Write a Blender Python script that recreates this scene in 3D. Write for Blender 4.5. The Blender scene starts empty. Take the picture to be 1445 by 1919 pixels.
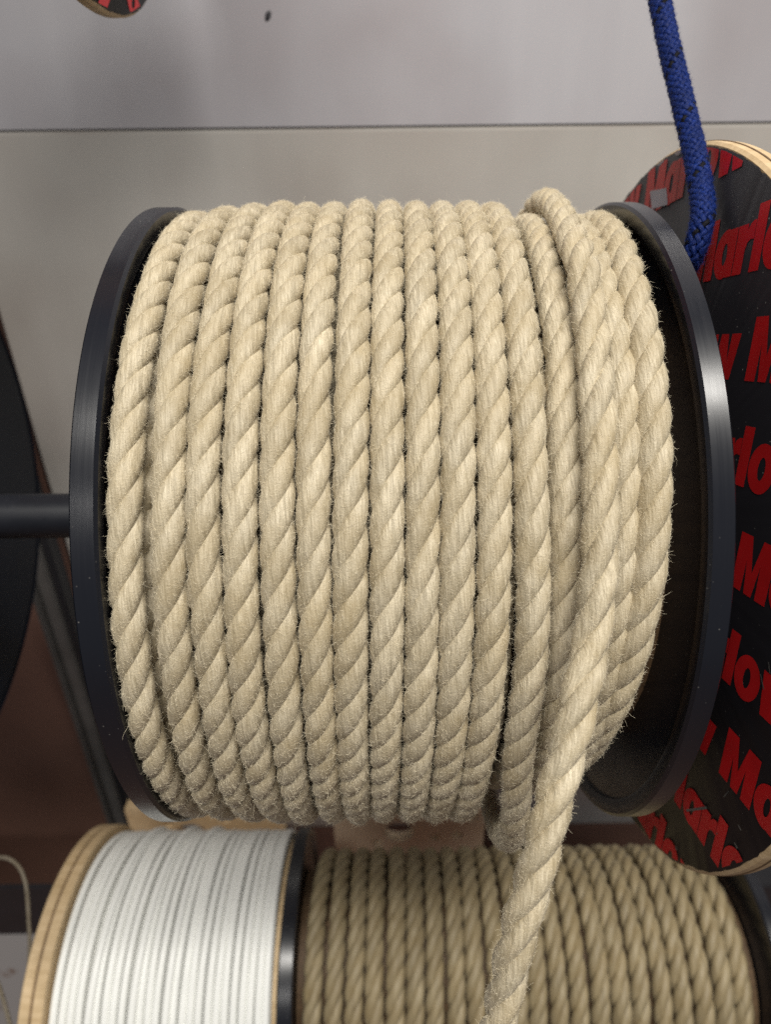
import bpy, bmesh, math, random
import numpy as np
from mathutils import Vector, Matrix

random.seed(7)
rng = np.random.default_rng(7)
S = bpy.context.scene
COL = S.collection
PI = math.pi

# ------------------------------------------------------------------ camera
W_PX, H_PX = 1445.0, 1919.0
F_PX = 1275.0                       # focal length in photo pixels
CX, CY = 722.5, 959.5
PITCH, ROLL = math.radians(30.0), math.radians(0.65)
CAM = np.array([0.0, 0.0, 1.45])
RIGHT0 = np.array([1.0, 0.0, 0.0])
FWD = np.array([0.0, math.cos(PITCH), -math.sin(PITCH)])
UP0 = np.array([0.0, math.sin(PITCH), math.cos(PITCH)])
RIGHT = math.cos(ROLL) * RIGHT0 - math.sin(ROLL) * UP0
UP = math.cos(ROLL) * UP0 + math.sin(ROLL) * RIGHT0

cam_d = bpy.data.cameras.new('camera')
cam = bpy.data.objects.new('camera', cam_d)
COL.objects.link(cam)
M = Matrix(((RIGHT[0], UP[0], -FWD[0], CAM[0]),
            (RIGHT[1], UP[1], -FWD[1], CAM[1]),
            (RIGHT[2], UP[2], -FWD[2], CAM[2]),
            (0, 0, 0, 1)))
cam.matrix_world = M
cam_d.sensor_fit = 'VERTICAL'
cam_d.sensor_height = 36.0
cam_d.lens = 36.0 * F_PX / H_PX
cam_d.clip_start = 0.01
cam_d.clip_end = 50
cam_d.dof.use_dof = True
cam_d.dof.focus_distance = 0.232
cam_d.dof.aperture_fstop = cam_d.lens / 2.7
S.camera = cam

# ------------------------------------------------------------------ light
S.view_settings.view_transform = 'Standard'
S.view_settings.look = 'None'
S.view_settings.exposure = 0.0
S.view_settings.gamma = 1.0
world = bpy.data.worlds.new('World')
S.world = world
world.use_nodes = True
wb = world.node_tree.nodes['Background']
wb.inputs[0].default_value = (0.80, 0.86, 1.0, 1)
wb.inputs[1].default_value = 0.11


def area(name, loc, target, sx, sy, power, col):
    l = bpy.data.lights.new(name, 'AREA')
    l.shape = 'RECTANGLE'
    l.size, l.size_y = sx, sy
    l.energy = power
    l.color = col
    o = bpy.data.objects.new(name, l)
    COL.objects.link(o)
    o.location = loc
    d = Vector(target) - Vector(loc)
    o.rotation_euler = d.to_track_quat('-Z', 'Y').to_euler()
    return o


area('ceiling_tube_light', (0.2, -0.45, 2.75), (0.0, 0.3, 1.25), 1.7, 0.20, 47, (1.0, 0.965, 0.90))
area('ceiling_tube_light', (-0.35, -1.9, 2.65), (0.0, 0.3, 1.0), 1.5, 0.18, 10, (1.0, 0.97, 0.93))

S.cycles.max_bounces = 6
S.cycles.use_denoising = False

# ------------------------------------------------------------------ helpers


def ray(px, py):
    return FWD + RIGHT * ((px - CX) / F_PX) + UP * ((CY - py) / F_PX)


def pix(px, py, depth):
    return CAM + ray(px, py) * depth


def pix_plane_y(px, py, y):
    d = ray(px, py)
    return CAM + d * ((y - CAM[1]) / d[1])


def pix_cyl(px, py, cy, cz, r):
    """nearest hit of the sight line with a cylinder along X"""
    d = ray(px, py)
    o = CAM - np.array([0, cy, cz])
    a = d[1] ** 2 + d[2] ** 2
    b = 2 * (o[1] * d[1] + o[2] * d[2])
    c = o[1] ** 2 + o[2] ** 2 - r * r
    disc = b * b - 4 * a * c
    if disc < 0:
        disc = 0.0
    t = (-b - math.sqrt(disc)) / (2 * a)
    return CAM + d * t


def tag(o, label=None, cat=None, group=None, kind=None):
    if label: o['label'] = label
    if cat: o['category'] = cat
    if group: o['group'] = group
    if kind: o['kind'] = kind
    return o


def thing(name, loc, label=None, cat=None, group=None, kind=None):
    o = bpy.data.objects.new(name, None)
    o.empty_display_size = 0.02
    COL.objects.link(o)
    o.location = loc
    o['org'] = [float(c) for c in loc]
    return tag(o, label, cat, group, kind)


def origin(o):
    p = np.zeros(3)
    while o is not None:
        p += np.array(o.location)
        o = o.parent
    return p


def link_mesh(name, me, mat, parent=None, smooth=True):
    o = bpy.data.objects.new(name, me)
    COL.objects.link(o)
    if mat is not None:
        me.materials.append(mat)
    if parent is not None:
        o.parent = parent
    if smooth and len(me.polygons):
        me.polygons.foreach_set('use_smooth', np.ones(len(me.polygons), dtype=bool))
    return o


def np_mesh(name, verts, faces, uv=None):
    """faces: (m,4) or (m,3) int array"""
    me = bpy.data.meshes.new(name)
    nv, (nf, k) = len(verts), faces.shape
    me.vertices.add(nv)
    me.vertices.foreach_set('co', np.ascontiguousarray(verts, dtype=np.float32).ravel())
    me.loops.add(nf * k)
    me.loops.foreach_set('vertex_index', np.ascontiguousarray(faces, dtype=np.int32).ravel())
    me.polygons.add(nf)
    me.polygons.foreach_set('loop_start', np.arange(0, nf * k, k, dtype=np.int32))
    me.polygons.foreach_set('loop_total', np.full(nf, k, dtype=np.int32))
    me.update(calc_edges=True)
    if uv is not None:
        l = me.uv_layers.new(name='fibre')
        l.data.foreach_set('uv', np.ascontiguousarray(uv[faces.ravel()], dtype=np.float32).ravel())
    me.validate()
    return me


def grid_faces(n, m, off=0):
    i = np.arange(n - 1)[:, None]
    j = np.arange(m)[None, :]
    j2 = (j + 1) % m
    f = np.stack([i * m + j, i * m + j2, (i + 1) * m + j2, (i + 1) * m + j], axis=-1)
    return f.reshape(-1, 4) + off


def norm(v):
    return v / np.maximum(np.linalg.norm(v, axis=-1, keepdims=True), 1e-12)


def tangents(C):
    return norm(np.gradient(C, axis=0))


def arclen(C):
    return np.concatenate([[0], np.cumsum(np.linalg.norm(np.diff(C, axis=0), axis=1))])


def smooth_noise(n_or_s, scale, amp, seed):
    """sum of a few sines along arc length"""
    r = np.random.default_rng(seed)
    s = n_or_s
    out = np.zeros_like(s)
    for k in range(4):
        out += np.sin(s * 2 * PI / (scale * (0.6 + 0.5 * k + 0.3 * r.random())) + r.random() * 6.28) * (0.5 + r.random())
    return out * amp / 2.2


def tube_mesh(name, C, N, rad, na, org, uvoff=0.0, flat=None):
    T = tangents(C)
    N = norm(N - T * np.sum(N * T, axis=1, keepdims=True))
    B = np.cross(T, N)
    a = np.arange(na) * 2 * PI / na
    rad = np.broadcast_to(np.asarray(rad, dtype=float), (len(C),))
    ka, kb = flat if flat else (1.0, 1.0)
    V = C[:, None, :] + rad[:, None, None] * (ka * np.cos(a)[None, :, None] * N[:, None, :] + kb * np.sin(a)[None, :, None] * B[:, None, :])
    s = arclen(C)
    uv = np.stack([np.broadcast_to((np.abs(a - PI)) [None, :] * rad[:, None] + uvoff, (len(C), na)), np.broadcast_to(s[:, None] + uvoff, (len(C), na))], axis=-1).reshape(-1, 2)
    return np_mesh(name, V.reshape(-1, 3) - org, grid_faces(len(C), na), uv)


FUZZ = []     # (points, normals, tangents) sampled on the main rope


def laid_rope(C, N, R, lay, phase, na=14, nk=3, seed=0, hfrac=0.465, fuzz_mask=None, rbk=0.63):
    """three-strand rope round centreline C with outward normals N; yields strand grids"""
    T = tangents(C)
    N = norm(N - T * np.sum(N * T, axis=1, keepdims=True))
    B = np.cross(T, N)
    s = arclen(C)
    R = np.broadcast_to(np.asarray(R, dtype=float), (len(C),))
    lay = np.broadcast_to(np.asarray(lay, dtype=float), (len(C),))
    turn = np.concatenate([[0], np.cumsum(np.diff(s) / (0.5 * (lay[1:] + lay[:-1])))]) * 2 * PI
    turn = turn + smooth_noise(s, 0.11, 0.16, seed + 5)
    a = np.arange(na) * 2 * PI / na
    out = []
    r0 = np.random.default_rng(seed)
    off = r0.random(2) * 3.0
    for k in range(nk):
        ph = LAYSIGN * turn + 2 * PI * k / nk + phase
        e1 = np.cos(ph)[:, None] * N + np.sin(ph)[:, None] * B
        fat = 1.0 + smooth_noise(s, 0.035, 0.035, seed * 7 + k + 1)
        c = C + e1 * (R * hfrac)[:, None]
        Ts = tangents(c)
        e1 = norm(e1 - Ts * np.sum(e1 * Ts, axis=1, keepdims=True))
        e2 = np.cross(Ts, e1)
        ra = R * (1 - hfrac) * fat
        rb = R * rbk * fat
        V = c[:, None, :] + ra[:, None, None] * np.cos(a)[None, :, None] * e1[:, None, :] + rb[:, None, None] * np.sin(a)[None, :, None] * e2[:, None, :]
        b_off = np.einsum('ijk,ik->ij', V - C[:, None, :], B)
        slant = 0.10 * k
        uv = np.stack([b_off + off[0] + k * 0.37 + 0.12 * s[:, None], np.broadcast_to(s[:, None], b_off.shape) + off[1]], axis=-1)
        out.append((V, uv.reshape(-1, 2)))
        if fuzz_mask is not None:
            nor = norm(np.cos(a)[None, :, None] * e1[:, None, :] + np.sin(a)[None, :, None] * e2[:, None, :])
            ii = np.nonzero(fuzz_mask)[0]
            FUZZ.append((V[ii].reshape(-1, 3), nor[ii].reshape(-1, 3), np.repeat(Ts[ii], na, axis=0)))
    return out


LAYSIGN = 1.0


def rope_part(parent, name, C, N, R, lay, phase, mat, core_mat, na=14, seed=0, fuzz_mask=None, split=True, hfrac=0.465, rbk=0.63):
    """a turn: core tube > three strands"""
    org = origin(parent)
    grids = laid_rope(C, N, R, lay, phase, na=na, seed=seed, fuzz_mask=fuzz_mask, hfrac=hfrac, rbk=rbk)
    step = 4
    idx = np.unique(np.concatenate([np.arange(0, len(C), step), [len(C) - 1]]))
    if split:
        Rm = np.broadcast_to(np.asarray(R, dtype=float), (len(C),))
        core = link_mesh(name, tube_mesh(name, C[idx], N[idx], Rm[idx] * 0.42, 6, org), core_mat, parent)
        for V, uv in grids:
            link_mesh('strand', np_mesh('strand', V.reshape(-1, 3) - org, grid_faces(V.shape[0], na), uv), mat, core)
        return core
    vs, us, fs, o = [], [], [], 0
    for V, uv in grids:
        vs.append(V.reshape(-1, 3) - org); us.append(uv); fs.append(grid_faces(V.shape[0], na, o)); o += V.shape[0] * na
    return link_mesh(name, np_mesh(name, np.concatenate(vs), np.concatenate(fs), np.concatenate(us)), mat, parent)


def lathe_x(name, profile, mat, parent, seg=160, closed=True):
    """profile: list of (x, r) around the X axis through the parent's origin"""
    P = np.array(profile, dtype=float)
    a = np.arange(seg) * 2 * PI / seg
    V = np.stack([np.broadcast_to(P[None, :, 0], (seg, len(P))), P[None, :, 1] * np.cos(a)[:, None], P[None, :, 1] * np.sin(a)[:, None]], axis=-1)
    m = len(P)
    i = np.arange(seg)[:, None]
    j = np.arange(m if closed else m - 1)[None, :]
    i2, j2 = (i + 1) % seg, (j + 1) % m
    f = np.stack([i * m + j, i * m + j2, i2 * m + j2, i2 * m + j], axis=-1).reshape(-1, 4)
    me = np_mesh(name, V.reshape(-1, 3), f)
    bm = bmesh.new(); bm.from_mesh(me)
    bmesh.ops.recalc_face_normals(bm, faces=bm.faces)
    bm.to_mesh(me); bm.free()
    o = link_mesh(name, me, mat, parent)
    sharp(o, 35)
    return o


def sharp(o, deg):
    me = o.data
    bm = bmesh.new(); bm.from_mesh(me)
    for e in bm.edges:
        if len(e.link_faces) == 2 and e.calc_face_angle(0) > math.radians(deg):
            e.smooth = False
    bm.to_mesh(me); bm.free()


def box(name, lo, hi, mat, parent=None, bevel=0.001, kind=None):
    lo, hi = np.array(lo, float), np.array(hi, float)
    c = (lo + hi) / 2
    bm = bmesh.new()
    bmesh.ops.create_cube(bm, size=1.0)
    for v in bm.verts:
        v.co = Vector((v.co[0] * (hi - lo)[0], v.co[1] * (hi - lo)[1], v.co[2] * (hi - lo)[2]))
    if bevel:
        bmesh.ops.bevel(bm, geom=list(bm.edges), offset=bevel, segments=2, affect='EDGES')
    me = bpy.data.meshes.new(name)
    bm.to_mesh(me); bm.free()
    o = link_mesh(name, me, mat, parent, smooth=False)
    o.location = c - (origin(parent) if parent else 0)
    if kind: o['kind'] = kind
    return o


def catmull(pts, step):
    P = np.array(pts, float)
    P = np.vstack([2 * P[0] - P[1], P, 2 * P[-1] - P[-2]])
    out = []
    for i in range(1, len(P) - 2):
        p0, p1, p2, p3 = P[i - 1], P[i], P[i + 1], P[i + 2]
        n = max(2, int(np.linalg.norm(p2[:3] - p1[:3]) / step))
        t = np.linspace(0, 1, n, endpoint=False)[:, None]
        out.append(0.5 * ((2 * p1) + (-p0 + p2) * t + (2 * p0 - 5 * p1 + 4 * p2 - p3) * t ** 2 + (-p0 + 3 * p1 - 3 * p2 + p3) * t ** 3))
    out.append(P[-2][None, :])
    return np.concatenate(out)


# ------------------------------------------------------------------ materials
class NT:
    def __init__(self, name):
        self.m = bpy.data.materials.new(name)
        self.m.use_nodes = True
        self.t = self.m.node_tree
        self.b = self.t.nodes['Principled BSDF']

    def n(self, typ, **kw):
        nd = self.t.nodes.new(typ)
        for k, v in kw.items():
            if k.startswith('i_'):
                nd.inputs[k[2:].replace('_', ' ')].default_value = v
            else:
                setattr(nd, k, v)
        return nd

    def l(self, a, b):
        self.t.links.new(a, b)

    def set(self, **kw):
        for k, v in kw.items():
            self.b.inputs[k.replace('_', ' ')].default_value = v

    def ramp(self, fac, stops):
        r = self.n('ShaderNodeValToRGB')
        el = r.color_ramp.elements
        while len(el) < len(stops):
            el.new(0.5)
        for e, (p, c) in zip(el, stops):
            e.position = p
            e.color = (*c, 1) if len(c) == 3 else c
        self.l(fac, r.inputs[0])
        return r.outputs[0]

    def noise(self, vec, scale, detail=4, rough=0.55):
        nd = self.n('ShaderNodeTexNoise')
        nd.inputs['Scale'].default_value = scale
        nd.inputs['Detail'].default_value = detail
        nd.inputs['Roughness'].default_value = rough
        if vec is not None:
            self.l(vec, nd.inputs['Vector'])
        return nd.outputs[0]

    def mapping(self, vec, scale, rot=(0, 0, 0), loc=(0, 0, 0)):
        mp = self.n('ShaderNodeMapping')
        mp.inputs['Scale'].default_value = scale
        mp.inputs['Rotation'].default_value = rot
        mp.inputs['Location'].default_value = loc
        self.l(vec, mp.inputs['Vector'])
        return mp.outputs[0]

    def mix(self, fac, a, b, mode='MIX'):
        mx = self.n('ShaderNodeMix', data_type='RGBA', blend_type=mode)
        if isinstance(fac, (int, float)): mx.inputs[0].default_value = fac
        else: self.l(fac, mx.inputs[0])
        for s, v in ((6, a), (7, b)):
            if isinstance(v, (tuple, list)): mx.inputs[s].default_value = (*v, 1)
            else: self.l(v, mx.inputs[s])
        return mx.outputs[2]

    def bump(self, h, strength, dist, prev=None):
        b = self.n('ShaderNodeBump')
        b.inputs['Strength'].default_value = strength
        b.inputs['Distance'].default_value = dist
        self.l(h, b.inputs['Height'])
        if prev is not None: self.l(prev, b.inputs['Normal'])
        return b.outputs[0]


def mat_rope(name, lo, hi, fib=1.0, across=2300, along=260, sheen=0.10):
    k = NT(name)
    uv = k.n('ShaderNodeUVMap'); uv.uv_map = 'fibre'
    tc = k.n('ShaderNodeTexCoord')
    v1 = k.mapping(uv.outputs[0], (across, along, 1))
    nw = k.n('ShaderNodeTexNoise'); nw.inputs['Scale'].default_value = 420
    k.l(tc.outputs['Object'], nw.inputs['Vector'])
    wv = k.n('ShaderNodeVectorMath', operation='MULTIPLY_ADD')
    k.l(nw.outputs[1], wv.inputs[0]); wv.inputs[1].default_value = (1.8, 0.5, 0); k.l(v1, wv.inputs[2])
    n1 = k.noise(wv.outputs[0], 1.0, 3, 0.6)                   # fine fibres
    v2 = k.mapping(uv.outputs[0], (across * 0.32, along * 0.30, 1))
    n2 = k.noise(v2, 1.0, 2, 0.5)                   # yarns
    n3 = k.noise(tc.outputs['Object'], 60, 3, 0.6)  # patches
    n4 = k.noise(tc.outputs['Object'], 1500, 3, 0.65)  # fuzz grain
    oi = k.n('ShaderNodeObjectInfo')
    c1 = k.ramp(n1, [(0.30, lo), (0.68, hi)])
    dark = tuple(c * 0.80 for c in lo)
    c2 = k.mix(k.ramp(n2, [(0.34, (0.55,) * 3), (0.5, (0, 0, 0))]), c1, dark)
    c3 = k.mix(k.ramp(n3, [(0.36, (0,) * 3), (0.70, (0.7,) * 3)]), c2, (lo[0] * 0.98, lo[1] * 0.92, lo[2] * 0.78))
    hsv = k.n('ShaderNodeHueSaturation')
    k.l(c3, hsv.inputs['Color'])
    mr = k.n('ShaderNodeMapRange')
    mr.inputs['To Min'].default_value = 0.90; mr.inputs['To Max'].default_value = 1.07
    k.l(oi.outputs['Random'], mr.inputs[0]); k.l(mr.outputs[0], hsv.inputs['Value'])
    k.l(hsv.outputs[0], k.b.inputs['Base Color'])
    k.set(Roughness=0.52)
    k.b.inputs['Specular IOR Level'].default_value = 0.48
    k.b.inputs['Sheen Weight'].default_value = sheen
    k.b.inputs['Sheen Roughness'].default_value = 0.45
    k.b.inputs['Sheen Tint'].default_value = (1.0, 0.93, 0.78, 1)
    b1 = k.bump(n2, 0.7 * fib, 0.0006)
    b2 = k.bump(n1, 0.5 * fib, 0.00028, b1)
    b3 = k.bump(n4, 0.75 * fib, 0.00034, b2)
    k.l(b3, k.b.inputs['Normal'])
    return k.m


def mat_plain(name, col, rough, spec=0.5, nscale=30, namt=0.15, bump=0.0, bscale=400, coat=0.0):
    k = NT(name)
    tc = k.n('ShaderNodeTexCoord')
    n = k.noise(tc.outputs['Object'], nscale, 5)
    k.l(k.ramp(n, [(0.3, tuple(c * (1 - namt) for c in col)), (0.7, tuple(min(1, c * (1 + namt)) for c in col))]), k.b.inputs['Base Color'])
    n2 = k.noise(tc.outputs['Object'], nscale * 7, 4)
    mr = k.n('ShaderNodeMapRange')
    mr.inputs['To Min'].default_value = max(0.02, rough - 0.07); mr.inputs['To Max'].default_value = rough + 0.09
    k.l(n2, mr.inputs[0]); k.l(mr.outputs[0], k.b.inputs['Roughness'])
    k.b.inputs['Specular IOR Level'].default_value = spec
    k.b.inputs['Coat Weight'].default_value = coat
    if bump:
        k.l(k.bump(k.noise(tc.outputs['Object'], bscale, 3), bump, 0.0004), k.b.inputs['Normal'])
    return k.m


def mat_black_plastic(name, col, rough, scratch=0.05):
    """moulded plastic, turning scratches and specks of dust"""
    k = NT(name)
    tc = k.n('ShaderNodeTexCoord')
    vor = k.n('ShaderNodeTexVoronoi'); vor.inputs['Scale'].default_value = 260
    k.l(tc.outputs['Object'], vor.inputs['Vector'])
    n = k.noise(tc.outputs['Object'], 22, 4)
    gate = k.ramp(n, [(0.46, (0,) * 3), (0.66, (1,) * 3)])
    spk = k.ramp(vor.outputs[0], [(0.05, (1,) * 3), (0.09, (0,) * 3)])
    pk = k.mix(1.0, gate, spk, 'MULTIPLY')
    k.l(k.mix(pk, col, (0.20, 0.19, 0.175)), k.b.inputs['Base Color'])
    v = k.mapping(tc.outputs['Object'], (900, 14, 14))
    sc = k.noise(v, 1.0, 4, 0.7)
    sm = k.noise(tc.outputs['Object'], 35, 5)
    mr = k.n('ShaderNodeMapRange')
    mr.inputs['To Min'].default_value = rough - 0.08; mr.inputs['To Max'].default_value = rough + 0.16
    k.l(k.mix(0.5, sc, sm), mr.inputs[0]); k.l(mr.outputs[0], k.b.inputs['Roughness'])
    k.b.inputs['Specular IOR Level'].default_value = 0.5
    k.l(k.bump(sc, scratch, 0.0003), k.b.inputs['Normal'])
    return k.m


def mat_wood(name, a, b, scale=(40, 260, 260), rough=0.62):
    k = NT(name)
    tc = k.n('ShaderNodeTexCoord')
    v = k.mapping(tc.outputs['Object'], scale)
    n = k.noise(v, 1.0, 6, 0.65)
    n2 = k.noise(tc.outputs['Object'], 30, 4)
    c = k.ramp(n, [(0.3, a), (0.68, b)])
    c = k.mix(k.ramp(n2, [(0.45, (0,) * 3), (0.75, (0.45,) * 3)]), c, tuple(x * 0.72 for x in a))
    k.l(c, k.b.inputs['Base Color'])
    k.set(Roughness=rough)
    k.l(k.bump(n, 0.35, 0.0005), k.b.inputs['Normal'])
    return k.m


def mat_wall(name, a, b):
    """satin laminate panel with blurred reflections painted in as faint vertical streaks"""
    k = NT(name)
    tc = k.n('ShaderNodeTexCoord')
    v = k.mapping(tc.outputs['Object'], (9, 9, 1.1))
    n = k.noise(v, 1.0, 5, 0.55)
    n2 = k.noise(tc.outputs['Object'], 5.5, 4, 0.5)
    c = k.ramp(n, [(0.30, a), (0.70, b)])
    c = k.mix(k.ramp(n2, [(0.40, (0,) * 3), (0.68, (0.7,) * 3)]), c, tuple(x * y for x, y in zip(a, (0.86, 0.80, 0.78))))  # darker blotches in the colour, standing in for soft reflections
    k.l(c, k.b.inputs['Base Color'])
    mr = k.n('ShaderNodeMapRange')
    mr.inputs['To Min'].default_value = 0.16; mr.inputs['To Max'].default_value = 0.34
    k.l(n, mr.inputs[0]); k.l(mr.outputs[0], k.b.inputs['Roughness'])
    k.b.inputs['Specular IOR Level'].default_value = 0.5
    return k.m


def mat_speck(name, col, spec_col, scale, lo, hi, rough):
    k = NT(name)
    tc = k.n('ShaderNodeTexCoord')
    n = k.noise(tc.outputs['Object'], scale, 5, 0.65)
    k.l(k.mix(k.ramp(n, [(lo, (0,) * 3), (hi, (1,) * 3)]), col, spec_col), k.b.inputs['Base Color'])
    k.set(Roughness=rough)
    return k.m


M_ROPE = mat_rope('hemp_rope', (0.338, 0.282, 0.184), (0.62, 0.543, 0.398))
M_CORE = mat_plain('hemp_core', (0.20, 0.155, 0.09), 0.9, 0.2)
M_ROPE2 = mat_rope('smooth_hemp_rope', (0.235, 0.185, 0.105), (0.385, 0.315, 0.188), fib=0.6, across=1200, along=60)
M_BLACK = mat_black_plastic('black_plastic', (0.008, 0.0088, 0.0125), 0.22)
M_NAVY = mat_plain('navy_black_plastic', (0.004, 0.006, 0.012), 0.30, 0.2, 20, 0.1)
M_NAVY.node_tree.nodes['Principled BSDF'].inputs['IOR'].default_value = 1.42
M_STEEL = mat_plain('blackened_steel', (0.010, 0.011, 0.015), 0.40, 0.4)
M_PLY = mat_wood('plywood', (0.47, 0.335, 0.175), (0.65, 0.49, 0.295))
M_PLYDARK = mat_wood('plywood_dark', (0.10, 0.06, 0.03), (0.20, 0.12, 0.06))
M_BOARD = mat_wood('board_wood', (0.64, 0.45, 0.24), (0.80, 0.60, 0.36), (60, 60, 9))
M_BOARD2 = mat_wood('board_wood_pale', (0.78, 0.62, 0.44), (0.86, 0.72, 0.54), (60, 60, 9))
M_SHEET = mat_black_plastic('printed_black', (0.007, 0.0065, 0.008), 0.34, 0.0)
M_SHEET.node_tree.nodes['Principled BSDF'].inputs['IOR'].default_value = 1.28
M_RED = mat_plain('printed_red', (0.56, 0.014, 0.016), 0.34, 0.25, 60, 0.12)
M_LABEL = mat_plain('pale_label', (0.42, 0.42, 0.47), 0.55)
M_WHITE = mat_plain('white_cord', (0.83, 0.835, 0.80), 0.36, 0.5, 40, 0.03)
M_BLUE = mat_rope('blue_yarn', (0.0014, 0.0080, 0.065), (0.003, 0.026, 0.190), across=2600, along=260, sheen=0.0)
M_TRACER = mat_rope('black_yarn', (0.004, 0.004, 0.006), (0.014, 0.014, 0.018), across=2600, along=260, sheen=0.0)
M_WALL = mat_wall('wall_upper', (0.345, 0.337, 0.357), (0.43, 0.42, 0.44))
M_WALL2 = mat_wall('wall_lower', (0.37, 0.355, 0.33), (0.45, 0.43, 0.40))
M_BROWN = mat_plain('brown_laminate', (0.185, 0.100, 0.074), 0.42, 0.45, 6, 0.18)
M_DARK = mat_plain('dark_metal', (0.022, 0.022, 0.026), 0.45, 0.5)
M_GREY = mat_plain('grey_metal', (0.12, 0.115, 0.11), 0.35, 0.5)
M_SCUFF = mat_speck('scuffed_white', (0.48, 0.47, 0.46), (0.20, 0.10, 0.05), 45, 0.60, 0.72, 0.5)
M_TRACER.node_tree.nodes['Principled BSDF'].inputs['Specular IOR Level'].default_value = 0.08
M_BLUE.node_tree.nodes['Principled BSDF'].inputs['Specular IOR Level'].default_value = 0.18
M_TWINE = mat_rope('twine', (0.17, 0.14, 0.10), (0.28, 0.24, 0.18), across=2600, along=260)
M_FUZZ = NT('hemp_fuzz')
M_FUZZ.set(Base_Color=(0.82, 0.73, 0.54, 1), Roughness=0.55)
M_FUZZ = M_FUZZ.m
M_BFUZZ = NT('blue_fuzz')
M_BFUZZ.set(Base_Color=(0.004, 0.024, 0.16, 1), Roughness=0.55)
M_BFUZZ = M_BFUZZ.m

# ------------------------------------------------------------------ setting: wall, boards, posts
YW = 0.60
zj = pix_plane_y(722, 240, YW)[2]
wall = thing('wall', (0, YW, 0.0), kind='structure')
box('wall_panel', (-0.334, YW, zj + 0.0004), (1.6, YW + 0.02, 2.9), M_WALL, wall, 0.0012)
box('wall_panel', (-0.334, YW, 0.60), (1.6, YW + 0.02, zj - 0.0004), M_WALL2, wall, 0.0016)
box('joint_backing', (-0.334, YW + 0.0012, zj - 0.004), (1.6, YW + 0.018, zj + 0.004), M_WALL2, wall, 0)
box('brown_panel', (-2.2, YW - 0.004, 0.0), (-0.338, YW + 0.02, 2.9), M_BROWN, wall, 0.001)
box('lower_backing', (-0.334, YW, 0.0), (1.6, YW + 0.02, 0.597), M_BROWN, wall, 0)
pm = pix_plane_y(502, 30, YW)
bm = bmesh.new(); bmesh.ops.create_uvsphere(bm, u_segments=16, v_segments=8, radius=1.0)
for v in bm.verts: v.co = Vector((v.co.x * 0.0022 + v.co.z * 0.0012, v.co.y * 0.0004, v.co.z * 0.0034)) + Vector(pm - np.array([0, YW, 0]))
me = bpy.data.meshes.new('scuff_mark'); bm.to_mesh(me); bm.free()
link_mesh('scuff_mark', me, M_DARK, wall)
floor = box('floor', (-2.5, -3.0, -0.02), (2.5, YW + 0.1, 0.0), M_BROWN, None, 0, 'structure')
post = thing('wall_upright', (-0.353, YW - 0.02, 0.0), 'dark steel upright strip running down the wall behind the black spools', 'upright')
box('channel', (-0.360, YW - 0.030, 0.30), (-0.3455, YW - 0.0045, 2.6), M_GREY, post, 0.002)
box('edge_strip', (-0.345, YW - 0.026, 0.30), (-0.338, YW - 0.0045, 2.6), M_DARK, post, 0.002)
box('rib', (-0.3655, YW - 0.038, 0.30), (-0.3605, YW - 0.0045, 2.6), M_GREY, post, 0.002)


def board(name, x0, x1, y, z0, z1, th, holes, mat, label):
    cu = bpy.data.curves.new(name, 'CURVE')
    cu.dimensions = '2D'; cu.fill_mode = 'BOTH'; cu.extrude = th / 2
    xm, zm = (x0 + x1) / 2, (z0 + z1) / 2
    def spl(pts):
        sp = cu.splines.new('POLY'); sp.points.add(len(pts) - 1)
        for p, q in zip(sp.points, pts): p.co = (q[0] - xm, q[1] - zm, 0, 1)
        sp.use_cyclic_u = True
    spl([(x0, z0), (x1, z0), (x1, z1), (x0, z1)])
    for hx, hz, hr in holes:
        spl([(hx + hr * math.cos(t * PI / 10), hz + hr * math.sin(t * PI / 10)) for t in range(20)])
    tmp = bpy.data.objects.new('tmp', cu); COL.objects.link(tmp)
    dg = bpy.context.evaluated_depsgraph_get()
    me = bpy.data.meshes.new_from_object(tmp.evaluated_get(dg))
    bpy.data.objects.remove(tmp)
    me.materials.clear()
    o = link_mesh(name, me, mat, None, smooth=False)
    o.location = (xm, y, zm); o.rotation_euler = (PI / 2, 0, 0)
    tag(o, label, 'board')
    return o


YB = 0.47


def hole(px, py, rpx):
    p = pix_plane_y(px, py, YB)
    d = np.dot(p - CAM, FWD)
    return (p[0], p[2], rpx * d / F_PX * 1.15)


xl0, xl1 = pix_plane_y(252, 1560, YB)[0], pix_plane_y(535, 1560, YB)[0]
xr0, xr1 = pix_plane_y(628, 1560, YB)[0], pix_plane_y(905, 1560, YB)[0]
z_lo, z_hi = 0.55, pix_plane_y(500, 1505, YB)[2]
board('perforated_board', xl0, xl1, YB, z_lo, z_hi, 0.012,
      [hole(318, 1537, 9), hole(362, 1552, 24), hole(425, 1528, 8), hole(300, 1500, 12), hole(470, 1500, 14)], M_BOARD,
      'orange brown wooden board with drilled holes behind the white cord spool')
board('perforated_board', xr0, xr1, YB, z_lo, z_hi + 0.035, 0.012,
      [hole(748, 1550, 25), hole(708, 1571, 10), hole(815, 1560, 8), hole(856, 1556, 10), hole(880, 1520, 14), hole(660, 1515, 10)], M_BOARD2,
      'pale pinkish wooden board with drilled holes behind the lower hemp rope')
rl = box('shelf_rail', (0.10, 0.53, 0.475), (1.2, 0.575, 0.565), M_DARK, None, 0.002)
tag(rl, 'black shelf rail on the wall behind the lower hemp rope', 'rail')
p0, p1 = pix_plane_y(40, 1662, 0.45), pix_plane_y(40, 1752, 0.45)
r2 = box('shelf_rail', (-1.2, 0.45, p1[2]), (-0.27, 0.4545, p0[2]), M_DARK, None, 0.002)
tag(r2, 'dark grey shelf rail left of the white cord spool', 'rail')
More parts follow.
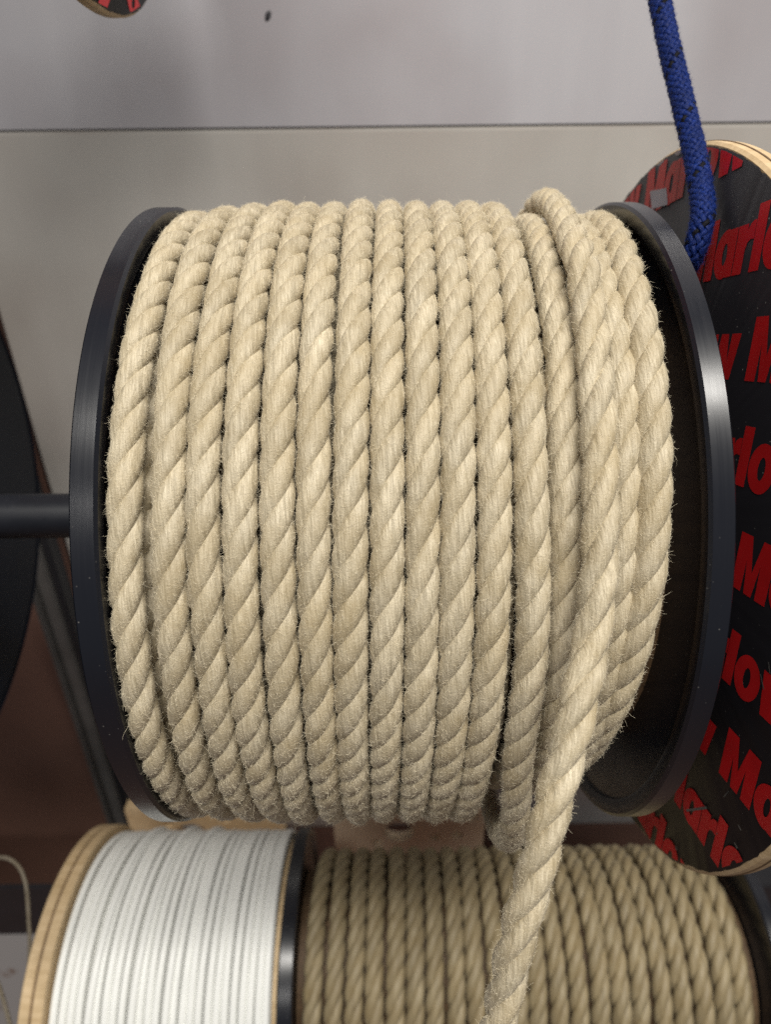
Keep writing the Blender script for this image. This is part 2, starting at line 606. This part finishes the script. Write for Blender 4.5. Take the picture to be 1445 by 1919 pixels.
sp = box('metal_plate', (-1.2, 0.452, 0.30), (-0.27, 0.475, p1[2] - 0.001), M_SCUFF, None, 0.002)
tag(sp, 'scuffed white metal plate with rust stains below the grey rail', 'plate')

# shaft
SC = np.array([0.0, 0.36 * math.cos(PITCH), 1.45 - 0.36 * math.sin(PITCH)])     # middle of the main spool
D = 0.36
rod = thing('spool_rod', tuple(SC), 'round black steel rod carrying the black rope spool', 'rod')
lathe_x('bar', [(-0.75, 0.0001), (-0.75, 0.0118), (0.75, 0.0118), (0.75, 0.0001)], M_STEEL, rod, 48, False)

# ------------------------------------------------------------------ spools


def plastic_flange(parent, x_out, x_in, R, side, mat=None, name='flange'):
    """side=-1: outer face towards -X. Raised rim with a step, thin web, small groove"""
    w = x_in - x_out
    s = side
    xo, xi = (x_out, x_in) if s < 0 else (x_in, x_out)
    o, i = xo, xi           # outer and inner x of the rim
    d = 1 if s < 0 else -1  # towards the rope
    t = abs(w)
    prof = [(o, R - 0.0010), (o + d * 0.0008, R), (i - d * 0.0010, R), (i, R - 0.0012), (i, R - 0.0060), (i - d * 0.0006, R - 0.0072),
            (i - d * 0.0022, R - 0.0078), (i - d * 0.0022, 0.0125), (o + d * 0.0012, 0.0125), (o + d * 0.0012, R - 0.010), (o, R - 0.0088)]
    return lathe_x(name, prof, mat or M_BLACK, parent, 220)


spool = thing('rope_spool', tuple(SC), 'large black plastic spool wound with fuzzy hemp rope in the middle', 'spool')
RF = 0.1482
plastic_flange(spool, -0.0992, -0.0902, RF, -1)
plastic_flange(spool, 0.1012, 0.1098, RF, 1)
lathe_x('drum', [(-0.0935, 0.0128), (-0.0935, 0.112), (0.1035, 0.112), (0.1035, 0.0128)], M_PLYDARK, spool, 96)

# --- main rope wound on it
rope = thing('hemp_rope', tuple(SC), 'thick fuzzy beige three strand rope wound on the black spool with its tail hanging', 'rope')
RR = 0.0058                 # rope radius
LAY = 0.0392


def turn_line(xf, rf, dense=(-84, 84), ds=0.0009, dcoarse=0.004, span=(-180, 180)):
    """centre line by angle: 0 faces the camera, +90 is up in the view"""
    r0 = 0.142
    parts = []
    a0, a1 = math.radians(span[0]), math.radians(span[1])
    d0, d1 = math.radians(dense[0]), math.radians(dense[1])
    th = []
    if a0 < d0: th.append(np.arange(a0, d0, dcoarse / r0))
    th.append(np.arange(max(a0, d0), min(a1, d1), ds / r0))
    if a1 > d1: th.append(np.arange(d1, a1 + dcoarse / r0, dcoarse / r0))
    th = np.concatenate(th)
    # smooth the step change of the sampling
    x, r = xf(np.degrees(th)), rf(np.degrees(th))
    e_f = -FWD
    Nn = np.cos(th)[:, None] * e_f + np.sin(th)[:, None] * UP0
    C = SC + RIGHT0 * x[:, None] + Nn * r[:, None]
    dens = np.abs(np.degrees(th)) < 82
    return C, Nn, dens


def interp(pts):
    """smooth periodic-free interpolation of (deg, value)"""
    P = sorted(pts)
    xs = np.array([p[0] for p in P], float); ys = np.array([p[1] for p in P], float)
    def f(t):
        # cubic hermite with finite-difference slopes
        m = np.gradient(ys, xs)
        t = np.clip(t, xs[0], xs[-1])
        k = np.clip(np.searchsorted(xs, t) - 1, 0, len(xs) - 2)
        h = xs[k + 1] - xs[k]; u = (t - xs[k]) / h
        return ((2 * u ** 3 - 3 * u ** 2 + 1) * ys[k] + (u ** 3 - 2 * u ** 2 + u) * h * m[k] + (-2 * u ** 3 + 3 * u ** 2) * ys[k + 1] + (u ** 3 - u ** 2) * h * m[k + 1])
    return f


front_px = [231, 314, 384, 452, 520, 589, 657, 725, 793, 859, 925, 994]
Xc = [(p - CX) * (D - 0.1425) / F_PX for p in front_px]
RC = [0.1410, 0.1424, 0.1437, 0.1441, 0.1441, 0.1441, 0.1444, 0.1440, 0.1442, 0.1440, 0.1441, 0.1440]
for i, (xc, rc) in enumerate(zip(Xc, RC)):
    pitch = 0.0115
    lean = [0.9, 1.0, 0.9, 1.1, 1.0, 1.0, 1.15, 1.25, 1.35, 1.4, 1.5, 1.55][i]
    sd = 100 + i
    def xf(t, xc=xc, lean=lean, sd=sd):
        return xc + pitch * lean * np.clip(t, -110, 110) / 360 + (1 - lean * 220 / 360) * pitch * np.sign(t) * np.clip(np.abs(t) - 110, 0, 70) / 140 + smooth_noise(t, 95.0, 0.00042, sd)
    if i == 11:      # the last full turn sags away from the coil underneath
        rf = interp([(-180, 0.140), (-120, 0.152), (-80, 0.1590), (-60, 0.1540), (-35, 0.1455), (0, 0.1432), (60, 0.1432), (100, 0.143), (180, 0.1405)])
        xf = interp([(-180, xc + 0.002), (-110, xc + 0.008), (-85, xc + 0.0082), (-62, xc + 0.0055), (-38, xc + 0.0004), (-18, xc + 0.0012), (0, xc + 0.0004), (15, xc + 0.0002), (40, xc + 0.0009), (70, xc + 0.0026), (110, xc + 0.0042), (180, xc + 0.0057)])
    else:
        rf = (lambda t, rc=rc, sd=sd: rc + smooth_noise(t, 70.0, 0.00045, sd + 50))
    C, Nn, dens = turn_line(xf, rf)
    rope_part(rope, 'rope_turn', C, Nn, RR * (1 + 0.02 * math.sin(i * 2.3)), LAY * (1 + 0.03 * math.sin(i * 1.7)), i * 2.1 + rng.random() * 1.2, M_ROPE, M_CORE, seed=sd, fuzz_mask=dens)


def px_path(pts, r):
    """photo points -> (deg, x) on the coil"""
    out = []
    for px, py in pts:
        p = pix_cyl(px, py, SC[1], SC[2], r) - SC
        out.append((math.degrees(math.atan2(np.dot(p, UP0), -np.dot(p, FWD))), p[0]))
    return out


def special(pts, r, rf, seed, ends=None, RRk=1.0, lay=LAY):
    q = px_path(pts, r)
    q.sort()
    (a0, x0), (a1, x1) = q[0], q[-1]
    e = ends or (0, 0)
    q = [(-180, x0 + e[0])] + q + [(180, x1 + e[1])]
    C, Nn, dens = turn_line(interp(q), rf)
    return rope_part(rope, 'rope_turn', C, Nn, RR * RRk, lay, seed * 1.3, M_ROPE, M_CORE, seed=seed, fuzz_mask=dens)


# sunken turn between the coil and the crossing tail
special([(1006, 430), (1036, 530), (1055, 640), (1062, 780), (1066, 900), (1066, 1050), (1060, 1200), (1045, 1330), (1028, 1420)], 0.1400,
        interp([(-180, 0.134), (-60, 0.1340), (-25, 0.1350), (0, 0.1360), (40, 0.1375), (70, 0.1385), (180, 0.136)]), 131, (-0.004, 0.006))
# sunken turn to the right of the tail
special([(1098, 450), (1136, 560), (1162, 680), (1172, 800), (1172, 920), (1168, 1050), (1152, 1200), (1126, 1330), (1104, 1400)], 0.1380,
        interp([(-180, 0.130), (-60, 0.1320), (-25, 0.1345), (0, 0.1362), (40, 0.1375), (70, 0.1385), (180, 0.134)]), 137, (-0.004, 0.004))
# end turn next to the right flange
special([(1146, 432), (1188, 540), (1213, 650), (1226, 770), (1231, 900), (1226, 1020), (1212, 1140), (1186, 1260), (1150, 1370)], 0.1405,
        interp([(-180, 0.124), (-90, 0.1235), (-60, 0.1275), (-40, 0.1320), (-15, 0.1376), (5, 0.1392), (40, 0.1395), (75, 0.1390), (180, 0.130)]), 141, (-0.004, 0.002))

# tail: comes over the top, runs over its neighbours and hangs free
tp = []
for px, py, r in [(1000, 372, 0.1480), (1050, 390, 0.1492), (1082, 470, 0.1478), (1101, 560, 0.1465), (1113, 660, 0.1462), (1121, 770, 0.1468),
                  (1125, 880, 0.1475), (1126, 990, 0.1490), (1121, 1100, 0.1515), (1108, 1210, 0.1550)]:
    tp.append(pix_cyl(px, py, SC[1], SC[2], r))
def over(x, a, rr):
    return SC + RIGHT0 * x + (-FWD * math.cos(math.radians(a)) + UP0 * math.sin(math.radians(a))) * rr


tp = [over(0.0650, 150, 0.141), over(0.0705, 118, 0.1455), over(0.0745, 92, 0.1488), over(0.0760, 72, 0.1496)] + tp[2:]
for px, py, d in [(1087, 1310, 0.2070), (1060, 1420, 0.2065), (1030, 1530, 0.2070), (1002, 1640, 0.2095), (974, 1740, 0.2130), (953, 1830, 0.2175), (934, 1915, 0.2225), (912, 2020, 0.229), (894, 2110, 0.236)]:
    tp.append(pix(px, py, d))
TC = catmull(tp, 0.0009)
Nt = norm(TC - (SC + RIGHT0 * 0.06) - RIGHT0 * np.dot(TC - SC - RIGHT0 * 0.06, RIGHT0)[:, None])
st = arclen(TC); fr = st / st[-1]
grow = np.interp(fr, [0, 0.35, 0.55, 0.75, 1.0], [1.02, 1.02, 1.05, 1.06, 1.05])
lay_t = np.interp(fr, [0, 0.4, 0.6, 1.0], [LAY, LAY * 1.05, LAY * 1.16, LAY * 1.20])
rope_part(rope, 'rope_tail', TC, Nt, RR * grow, lay_t, 0.8, M_ROPE, M_CORE, seed=151, fuzz_mask=np.ones(len(TC), bool), rbk=0.56)

# lower layer, seen only through the gaps
for i in range(14):
    xc = -0.080 + i * 0.0119
    C, Nn, dens = turn_line(lambda t: xc + 0.0116 * t / 360, lambda t: np.full_like(t, 0.1310), ds=0.004, dcoarse=0.006)
    rope_part(rope, 'inner_turn', C, Nn, RR, LAY, i * 1.1, M_ROPE, M_CORE, na=8, seed=300 + i, split=False)


# --- fuzz: fine stray fibres standing off the strands
def fuzz(parent, samples, count, mat, lmin, lmax, rad, seed):
    r = np.random.default_rng(seed)
    P = np.concatenate([s[0] for s in samples]); Nn = np.concatenate([s[1] for s in samples]); T = np.concatenate([s[2] for s in samples])
    view = norm(CAM - P)
    vis = np.sum(view * Nn, axis=1) > -0.35
    P, Nn, T = P[vis], Nn[vis], T[vis]
    k = r.integers(0, len(P), count)
    P, Nn, T = P[k], Nn[k], T[k]
    B = np.cross(T, Nn)
    P = P + T * r.normal(0, 0.0004, (count, 1)) + B * r.normal(0, 0.0003, (count, 1)) - Nn * 0.00012
    ang = r.random((count, 1)) * 2 * PI
    lift = 0.10 + r.beta(1.1, 3.0, (count, 1)) * 1.2
    d = norm((np.cos(ang) * T + np.sin(ang) * B) + Nn * lift)
    L = lmin + (lmax - lmin) * r.beta(1.2, 3.2, (count, 1))
    L = np.where(r.random((count, 1)) < 0.02, L * 2.2, L)
    side = np.cross(d, Nn)
    curl = r.normal(0, 1.7, (count, 1)); bend = r.normal(-0.45, 0.7, (count, 1))
    npt = 7
    pts = np.zeros((count, npt, 3))
    p = P.copy(); dd = d.copy()
    pts[:, 0] = p
    for j in range(1, npt):
        dd = norm(dd + (side * curl + Nn * bend) * 0.42 + r.normal(0, 0.12, (count, 3)))
        p = p + dd * L / (npt - 1)
        pts[:, j] = p
    org = origin(parent)
    c = bpy.data.hair_curves.new('fuzz')
    c.add_curves([npt] * count)
    c.attributes['position'].data.foreach_set('vector', (pts - org).astype(np.float32).ravel())
    ra = c.attributes.get('radius') or c.attributes.new('radius', 'FLOAT', 'POINT')
    prof = np.array([1, 1, 0.97, 0.9, 0.8, 0.6, 0.3])
    ra.data.foreach_set('value', (rad * prof[None, :] * (0.6 + 0.8 * r.random((count, 1)))).astype(np.float32).ravel())
    c.materials.append(mat)
    o = bpy.data.objects.new('fuzz', c)
    COL.objects.link(o)
    o.parent = parent
    o['kind'] = 'stuff'
    return o


fuzz(rope, FUZZ, 520000, M_FUZZ, 0.0007, 0.0036, 0.000021, 5)

# ------------------------------------------------------------------ printed spool on the right


def glyphs():
    """heavy slanted letters M a r l o w, cap height 1: outline, optional counter, advance"""
    def ell(cx, cy, rx, ry, a0, a1, n):
        return [(cx + rx * math.cos(math.radians(a0 + (a1 - a0) * t / n)), cy + ry * math.sin(math.radians(a0 + (a1 - a0) * t / n))) for t in range(n + 1)]
    Mm = ([(0, 0), (0, 1), (.33, 1), (.48, .40), (.63, 1), (.97, 1), (.97, 0), (.69, 0), (.67, .58), (.585, 0), (.375, 0), (.29, .58), (.28, 0)], None, .97)
    a = ([(.66, 0), (.66, .76), (.40, .76)] + ell(.34, .38, .34, .40, 82, 278, 20) + [(.40, 0)], ell(.335, .38, .075, .18, 0, 348, 15), .66)
    rr = ([(0, 0), (0, .76), (.28, .76), (.285, .66), (.35, .75), (.42, .785), (.50, .79), (.50, .50), (.40, .51), (.33, .47), (.285, .36), (.285, 0)], None, .49)
    l = ([(0, 0), (0, 1), (.28, 1), (.28, 0)], None, .28)
    o = (ell(.355, .38, .355, .41, 0, 348, 29), ell(.355, .38, .095, .19, 0, 348, 15), .70)
    w = ([(0, .76), (.13, 0), (.43, 0), (.50, .34), (.57, 0), (.87, 0), (1.02, .76), (.735, .76), (.70, .30), (.63, .76), (.40, .76), (.325, .30), (.29, .76)], None, 1.02)
    return [Mm, a, rr, l, o, w]


def lettering(parent, xface, R, side, ang, period, stagger, spacing, first_u, first_v, size, rows):
    """rows of the word on a disc facing -X (side=-1) or +X (side=+1)"""
    cu = bpy.data.curves.new('lettering', 'CURVE')
    cu.dimensions = '2D'; cu.fill_mode = 'BOTH'
    x = 0.0
    tot = sum(g[2] for g in glyphs()) + 0.02 * 5
    kx = period * 0.925 / (tot * size)
    for outl, hole_, adv in glyphs():
        for ring in (outl, hole_):
            if not ring: continue
            sp = cu.splines.new('POLY'); sp.points.add(len(ring) - 1)
            for p, c in zip(sp.points, ring): p.co = ((x + c[0]) * size * kx + c[1] * size * 0.17, c[1] * size, 0, 1)
            sp.use_cyclic_u = True
        x += adv + 0.02
    tmp = bpy.data.objects.new('tmp', cu); COL.objects.link(tmp)
    dg = bpy.context.evaluated_depsgraph_get()
    me0 = bpy.data.meshes.new_from_object(tmp.evaluated_get(dg))
    bpy.data.objects.remove(tmp)
    co = np.array([v.co[:] for v in me0.vertices])
    ca, sa = math.cos(ang), math.sin(ang)
    org = origin(parent)
    for k in range(rows):
        bm = bmesh.new()
        u0 = first_u + k * stagger
        v0 = first_v - k * spacing
        n = int(math.floor((u0 + 0.3) / period))
        for m in range(-3, 5):
            u = u0 + (m - n) * period
            vs = [bm.verts.new((c[0] + u, c[1] + v0, 0)) for c in co]
            for p in me0.polygons:
                try: bm.faces.new([vs[i] for i in p.vertices])
                except ValueError: pass
        # turn the row by the print angle, then clip to the disc
        for v in bm.verts:
            x, y = v.co.x, v.co.y
            v.co.x, v.co.y = x * ca + y * sa, -x * sa + y * ca
        nclip = 64
        for q in range(nclip):
            a = q * 2 * PI / nclip
            dirn = Vector((math.cos(a), math.sin(a), 0))
            rr = R * (1 - 0.004 * random.random())
            bmesh.ops.bisect_plane(bm, geom=list(bm.verts) + list(bm.edges) + list(bm.faces), plane_co=dirn * rr, plane_no=dirn, clear_outer=True)
        if not bm.faces:
            bm.free(); continue
        # disc coordinates -> world: first axis towards the camera, second up in the view
        for v in bm.verts:
            e1 = -FWD * (1 if side < 0 else -1)
            p = np.array([xface, 0, 0]) + e1 * v.co.x + UP0 * v.co.y
            v.co = Vector(p)
        me = bpy.data.meshes.new('lettering')
        bm.to_mesh(me); bm.free()
        link_mesh('lettering', me, M_RED, parent, smooth=False)
    bpy.data.meshes.remove(me0)


def ragged_disc(name, x, R, amp, mat, parent, side, seed, th=0.0004, hole_r=0.013):
    r = np.random.default_rng(seed)
    n = 360
    a = np.arange(n) * 2 * PI / n
    rr = R + amp * (0.5 * np.interp(a, np.linspace(0, 2 * PI, 60), r.normal(0, 1, 60)) + 0.35 * r.normal(0, 1, n))
    rr = np.minimum(rr, R + amp * 1.2)
    V, F = [], []
    d = -side * th
    for ring, xx in ((rr, x), (np.full(n, hole_r), x), (np.full(n, hole_r), x + d), (rr, x + d)):
        V.append(np.stack([np.full(n, xx), ring * np.cos(a), ring * np.sin(a)], axis=-1))
    V = np.concatenate(V)
    i = np.arange(n); i2 = (i + 1) % n
    for p, q in ((0, 1), (2, 3), (3, 0)):
        F.append(np.stack([p * n + i, q * n + i, q * n + i2, p * n + i2], axis=-1))
    me = np_mesh(name, V, np.concatenate(F))
    bm = bmesh.new(); bm.from_mesh(me); bmesh.ops.recalc_face_normals(bm, faces=bm.faces); bm.to_mesh(me); bm.free()
    return link_mesh(name, me, mat, parent, smooth=False)


pspool = thing('printed_spool', tuple(SC), 'large wooden spool end covered in black paper with bold red slanted lettering, at right edge', 'spool')
XP, RP = 0.1335, 0.1710
lathe_x('flange', [(XP, 0.013), (XP, RP - 0.0012), (XP + 0.0012, RP), (XP + 0.0045, RP + 0.0002), (XP + 0.0082, RP), (XP + 0.009, RP - 0.001), (XP + 0.009, 0.013)], M_PLY, pspool, 200)
lathe_x('ply_line', [(XP + 0.0040, RP - 0.002), (XP + 0.0040, RP + 0.00045), (XP + 0.0047, RP + 0.00045), (XP + 0.0047, RP - 0.002)], M_PLYDARK, pspool, 200)
ragged_disc('printed_sheet', XP - 0.0005, RP - 0.0016, 0.0007, M_SHEET, pspool, -1, 3)
ANG = math.atan(0.235)
# text frame: u towards the camera, v up; row 1 starts at the far upper rim
lettering(pspool, XP - 0.0007, RP - 0.0022, -1, ANG, 0.110, 0.0582, 0.0385, -0.0205, 0.1476, 0.0225, 9)
q = pix_plane_y
lab = []
for px, py in ((1219, 358), (1250, 352), (1252, 383), (1222, 392)):
    dd = ray(px, py); t = (XP - 0.0009 - CAM[0]) / dd[0]
    lab.append(CAM + dd * t - SC)
bm = bmesh.new(); bv = [bm.verts.new(Vector(c)) for c in lab]; bm.faces.new(bv)
me = bpy.data.meshes.new('sticker'); bm.to_mesh(me); bm.free()
link_mesh('sticker', me, M_LABEL, pspool, smooth=False)
def on_disc(name, quads, mat, dx):
    vs, fs = [], []
    for q_ in quads:
        b = len(vs)
        for px, py in q_:
            dd = ray(px, py); vs.append(CAM + dd * ((XP - dx - CAM[0]) / dd[0]) - SC)
        fs.append(list(range(b, b + len(q_))))
    me = bpy.data.meshes.new(name); me.from_pydata([tuple(v) for v in vs], [], fs); me.update()
    return link_mesh(name, me, mat, pspool, smooth=False)


on_disc('torn_chip', [[(1264, 289), (1268, 283), (1278, 281), (1286, 276), (1287, 281), (1276, 287), (1270, 292)], [(1232, 309), (1240, 302), (1245, 300), (1243, 305), (1236, 311)]], M_LABEL, 0.0008)
on_disc('scratch', [[(1383, 1545), (1386, 1546), (1391, 1557), (1388, 1556)], [(1376, 1578), (1379, 1580), (1384, 1590), (1381, 1590)], [(1266, 1586), (1268, 1587), (1270, 1594), (1268, 1593)],
                    [(1425, 1262), (1427, 1263), (1433, 1292), (1431, 1291)], [(1440, 1240), (1442, 1241), (1445, 1262), (1443, 1262)], [(1356, 1493), (1366, 1482), (1367, 1483), (1358, 1494)],
                    [(1286, 1517), (1325, 1511), (1326, 1516), (1288, 1521)], [(1344, 1560), (1346, 1561), (1346, 1564), (1344, 1563)]], M_GREY, 0.0010)
lathe_x('drum', [(XP + 0.009, 0.013), (XP + 0.009, 0.06), (0.40, 0.06), (0.40, 0.013)], M_PLY, pspool, 64)

# blue braided rope hanging in front of it
def braid(parent, C, N, R, mat, tracer, lay, n=8, fz=None):
    T = tangents(C); N = norm(N - T * np.sum(N * T, axis=1, keepdims=True)); B = np.cross(T, N)
    s = arclen(C); org = origin(parent)
    link_mesh('core', tube_mesh('core', C[::4], N[::4], R * 0.86, 10, org), tracer, parent)
    for sg in (1, -1):
        for k in range(n):
            ps = 2 * PI * k / n + sg * 2 * PI * s / lay
            e = np.cos(ps)[:, None] * N + np.sin(ps)[:, None] * B
            rr = R * (0.93 + 0.085 * sg * np.cos(n * ps)) * (1 + smooth_noise(s, 0.012, 0.03, k + 20 * sg + 40))
            c = C + e * rr[:, None]
            blk = (sg == 1 and k == 1)
            o = link_mesh('braid_strand', tube_mesh('braid_strand', c, e, R * 0.235, 8, org, k * 0.31, (0.62, 1.08)), tracer if blk else mat, parent)
            if blk: o['label'] = 'black marker strand'
            if fz is not None and not blk:
                fz.append((c + e * R * 0.15, e, tangents(c)))


bl = [pix(px, py, d) for px, py, d in [(1222, -160, 0.300), (1226, -70, 0.295), (1239, 10, 0.290), (1258, 100, 0.285), (1280, 190, 0.280), (1301, 280, 0.274), (1314, 350, 0.269), (1319, 395, 0.264), (1314, 430, 0.263), (1303, 468, 0.265), (1283, 508, 0.273), (1256, 550, 0.286)]]
BC = catmull(bl, 0.0006)
BN = np.broadcast_to(-FWD, BC.shape)
blue = thing('blue_rope', tuple(BC[0]), 'thin royal blue braided rope with black flecks hanging in front of printed disc', 'rope')
BF = []
braid(blue, BC, BN, 0.0040, M_BLUE, M_TRACER, 0.027, 8, BF)
fuzz(blue, BF, 40000, M_BFUZZ, 0.0006, 0.0026, 0.000022, 9)

# ------------------------------------------------------------------ left neighbour: black spool end
lsp = thing('plastic_spool', tuple(SC), 'black plastic spool end cut off by the left edge of the picture', 'spool')
XL, RL = -0.288, 0.204
plastic_flange(lsp, XL, XL - 0.009, RL, 1, M_NAVY)
lathe_x('drum', [(XL - 0.009, 0.0128), (XL - 0.009, 0.07), (-0.50, 0.07), (-0.50, 0.0128)], M_BLACK, lsp, 64)

# ------------------------------------------------------------------ upper spool, only its lowest rim shows
UC = np.array([0.0, 0.40, 1.664])
usp = thing('printed_spool', (-0.128, UC[1], UC[2]), 'black and red printed disc whose lowest tip pokes in at the top edge', 'spool')
lathe_x('flange', [(-0.006, 0.013), (-0.006, 0.169), (-0.005, 0.170), (-0.001, 0.170), (0.0, 0.169), (0.0, 0.013)], M_PLY, usp, 200)
ragged_disc('printed_sheet', 0.0005, 0.1685, 0.0005, M_SHEET, usp, 1, 8)
lettering(usp, 0.0007, 0.168, 1, 0.3, 0.110, 0.0582, 0.0385, -0.02, 0.1400, 0.0215, 9)
lathe_x('drum', [(-0.006, 0.013), (-0.006, 0.03), (-0.09, 0.03), (-0.09, 0.013)], M_PLY, usp, 64)

# ------------------------------------------------------------------ lower row
LC = np.array([0.0, 0.312, 0.827])
rod2 = thing('spool_rod', tuple(LC), 'round black steel rod running through the lower row of spools', 'rod')
lathe_x('bar', [(-0.285, 0.0001), (-0.285, 0.0118), (0.45, 0.0118), (0.45, 0.0001)], M_STEEL, rod2, 32, False)

# white cord on a plywood spool
wsp = thing('wooden_spool', tuple(LC), 'plywood spool at lower left filled with white cord', 'spool')
RWf = 0.1085
for x0, x1 in ((-0.2630, -0.2553), (-0.2537, -0.2457)):
    lathe_x('flange_disc', [(x0, 0.013), (x0, RWf - 0.001), (x0 + 0.001, RWf), (x1 - 0.001, RWf), (x1, RWf - 0.001), (x1, 0.013)], M_PLY, wsp, 180)
lathe_x('glue_line', [(-0.2551, 0.013), (-0.2551, RWf - 0.0015), (-0.2539, RWf - 0.0015), (-0.2539, 0.013)], M_PLYDARK, wsp, 120)
lathe_x('flange_disc', [(-0.0862, 0.013), (-0.0862, 0.0955), (-0.0830, 0.0955), (-0.0830, 0.013)], M_PLY, wsp, 120)
lathe_x('drum', [(-0.2455, 0.013), (-0.2455, 0.082), (-0.0864, 0.082), (-0.0864, 0.013)], M_PLY, wsp, 64)
cord = thing('white_cord', tuple(LC), 'smooth white cord wound in uneven turns on the plywood spool', 'cord')
lathe_x('inner_layer', [(-0.2453, 0.0822), (-0.2453, 0.0960), (-0.0866, 0.0960), (-0.0866, 0.0822)], M_WHITE, cord, 96)
nW = 26
rw = np.random.default_rng(11)
th = np.linspace(-PI, PI, 170)
e_f = np.array([0, -1.0, 0]); e_u = np.array([0, 0, 1.0])
for i in range(nW):
    xc = -0.2420 + i * (0.1525 / (nW - 1))
    lean = 0.0061 * (0.9 + 0.6 * rw.random()) * (1 if i not in (4, 9, 13) else 2.4)
    bump = 0.0003 * rw.random() + (0.0030 if i in (4, 9, 13) else 0)
    x = xc + lean * th / (2 * PI) + smooth_noise(th, 2.6, 0.0004, 400 + i)
    r = 0.1000 + bump + smooth_noise(th, 2.2, 0.0003, 450 + i)
    x = np.clip(x, -0.2424, -0.0896)
    Nn = np.cos(th)[:, None] * e_f + np.sin(th)[:, None] * e_u
    C = LC + RIGHT0 * x[:, None] + Nn * r[:, None]
    link_mesh('cord_turn', tube_mesh('cord_turn', C, Nn, 0.00290, 14, LC, i * 0.2), M_WHITE, cord)

# smoother hemp rope on black spool
hsp = thing('rope_spool', tuple(LC), 'black plastic spool in the lower row holding smoother hemp rope', 'spool')
plastic_flange(hsp, -0.0815, -0.0705, 0.1040, -1)
plastic_flange(hsp, 0.276, 0.286, 0.112, 1)
lathe_x('drum', [(-0.0715, 0.0128), (-0.0715, 0.070), (0.277, 0.070), (0.277, 0.0128)], M_PLYDARK, hsp, 64)
hrope = thing('hemp_rope', tuple(LC), 'smoother tan three strand rope in neat turns on the lower spool', 'rope')
R2 = 0.0075
nH = 22
th = np.linspace(-PI, PI, 240)
for i in range(nH):
    xc = -0.0600 + i * (0.3200 / (nH - 1))
    x = xc + 0.0152 * th / (2 * PI) + smooth_noise(th, 2.5, 0.0008, 500 + i)
    r = 0.0800 - (0.003 if i in (nH - 1,) else 0) + smooth_noise(th, 2.5, 0.0005, 550 + i)
    x = np.clip(x, -0.0622, 0.2675)
    Nn = np.cos(th)[:, None] * e_f + np.sin(th)[:, None] * e_u
    C = LC + RIGHT0 * x[:, None] + Nn * r[:, None]
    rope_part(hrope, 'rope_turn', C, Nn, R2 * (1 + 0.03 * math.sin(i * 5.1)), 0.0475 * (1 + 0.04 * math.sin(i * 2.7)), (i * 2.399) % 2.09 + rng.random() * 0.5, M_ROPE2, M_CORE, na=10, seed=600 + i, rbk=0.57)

# hemp twine loop at the far left
tw = [pix(px, py, d) for px, py, d in [(-60, 1590, 0.55), (-20, 1606, 0.55), (12, 1608, 0.545), (35, 1625, 0.54), (48, 1660, 0.535), (53, 1720, 0.53), (55, 1780, 0.525), (50, 1850, 0.52), (42, 1950, 0.515), (30, 2080, 0.51)]]
TWC = catmull(tw, 0.002)
twine = thing('twine', tuple(TWC[0]), 'thin brownish hemp twine hanging beside the plywood spool', 'twine')
for k in range(2):
    pass
rope_part(twine, 'twine_strand', TWC, np.broadcast_to(-FWD, TWC.shape), 0.0018, 0.009, 0, M_TWINE, M_CORE, na=8, seed=700, split=False)
tw2 = [pix(px, py, d) for px, py, d in [(-30, 1780, 0.50), (-6, 1840, 0.50), (10, 1890, 0.50), (24, 1950, 0.50), (40, 2040, 0.50)]]
TW2 = catmull(tw2, 0.002)
twine2 = thing('twine', tuple(TW2[0]), 'pale twine end slanting across the bottom left corner', 'twine')
rope_part(twine2, 'twine_strand', TW2, np.broadcast_to(-FWD, TW2.shape), 0.0018, 0.009, 0, M_TWINE, M_CORE, na=8, seed=701, split=False)

for o in COL.objects:
    if 'org' in o: del o['org']
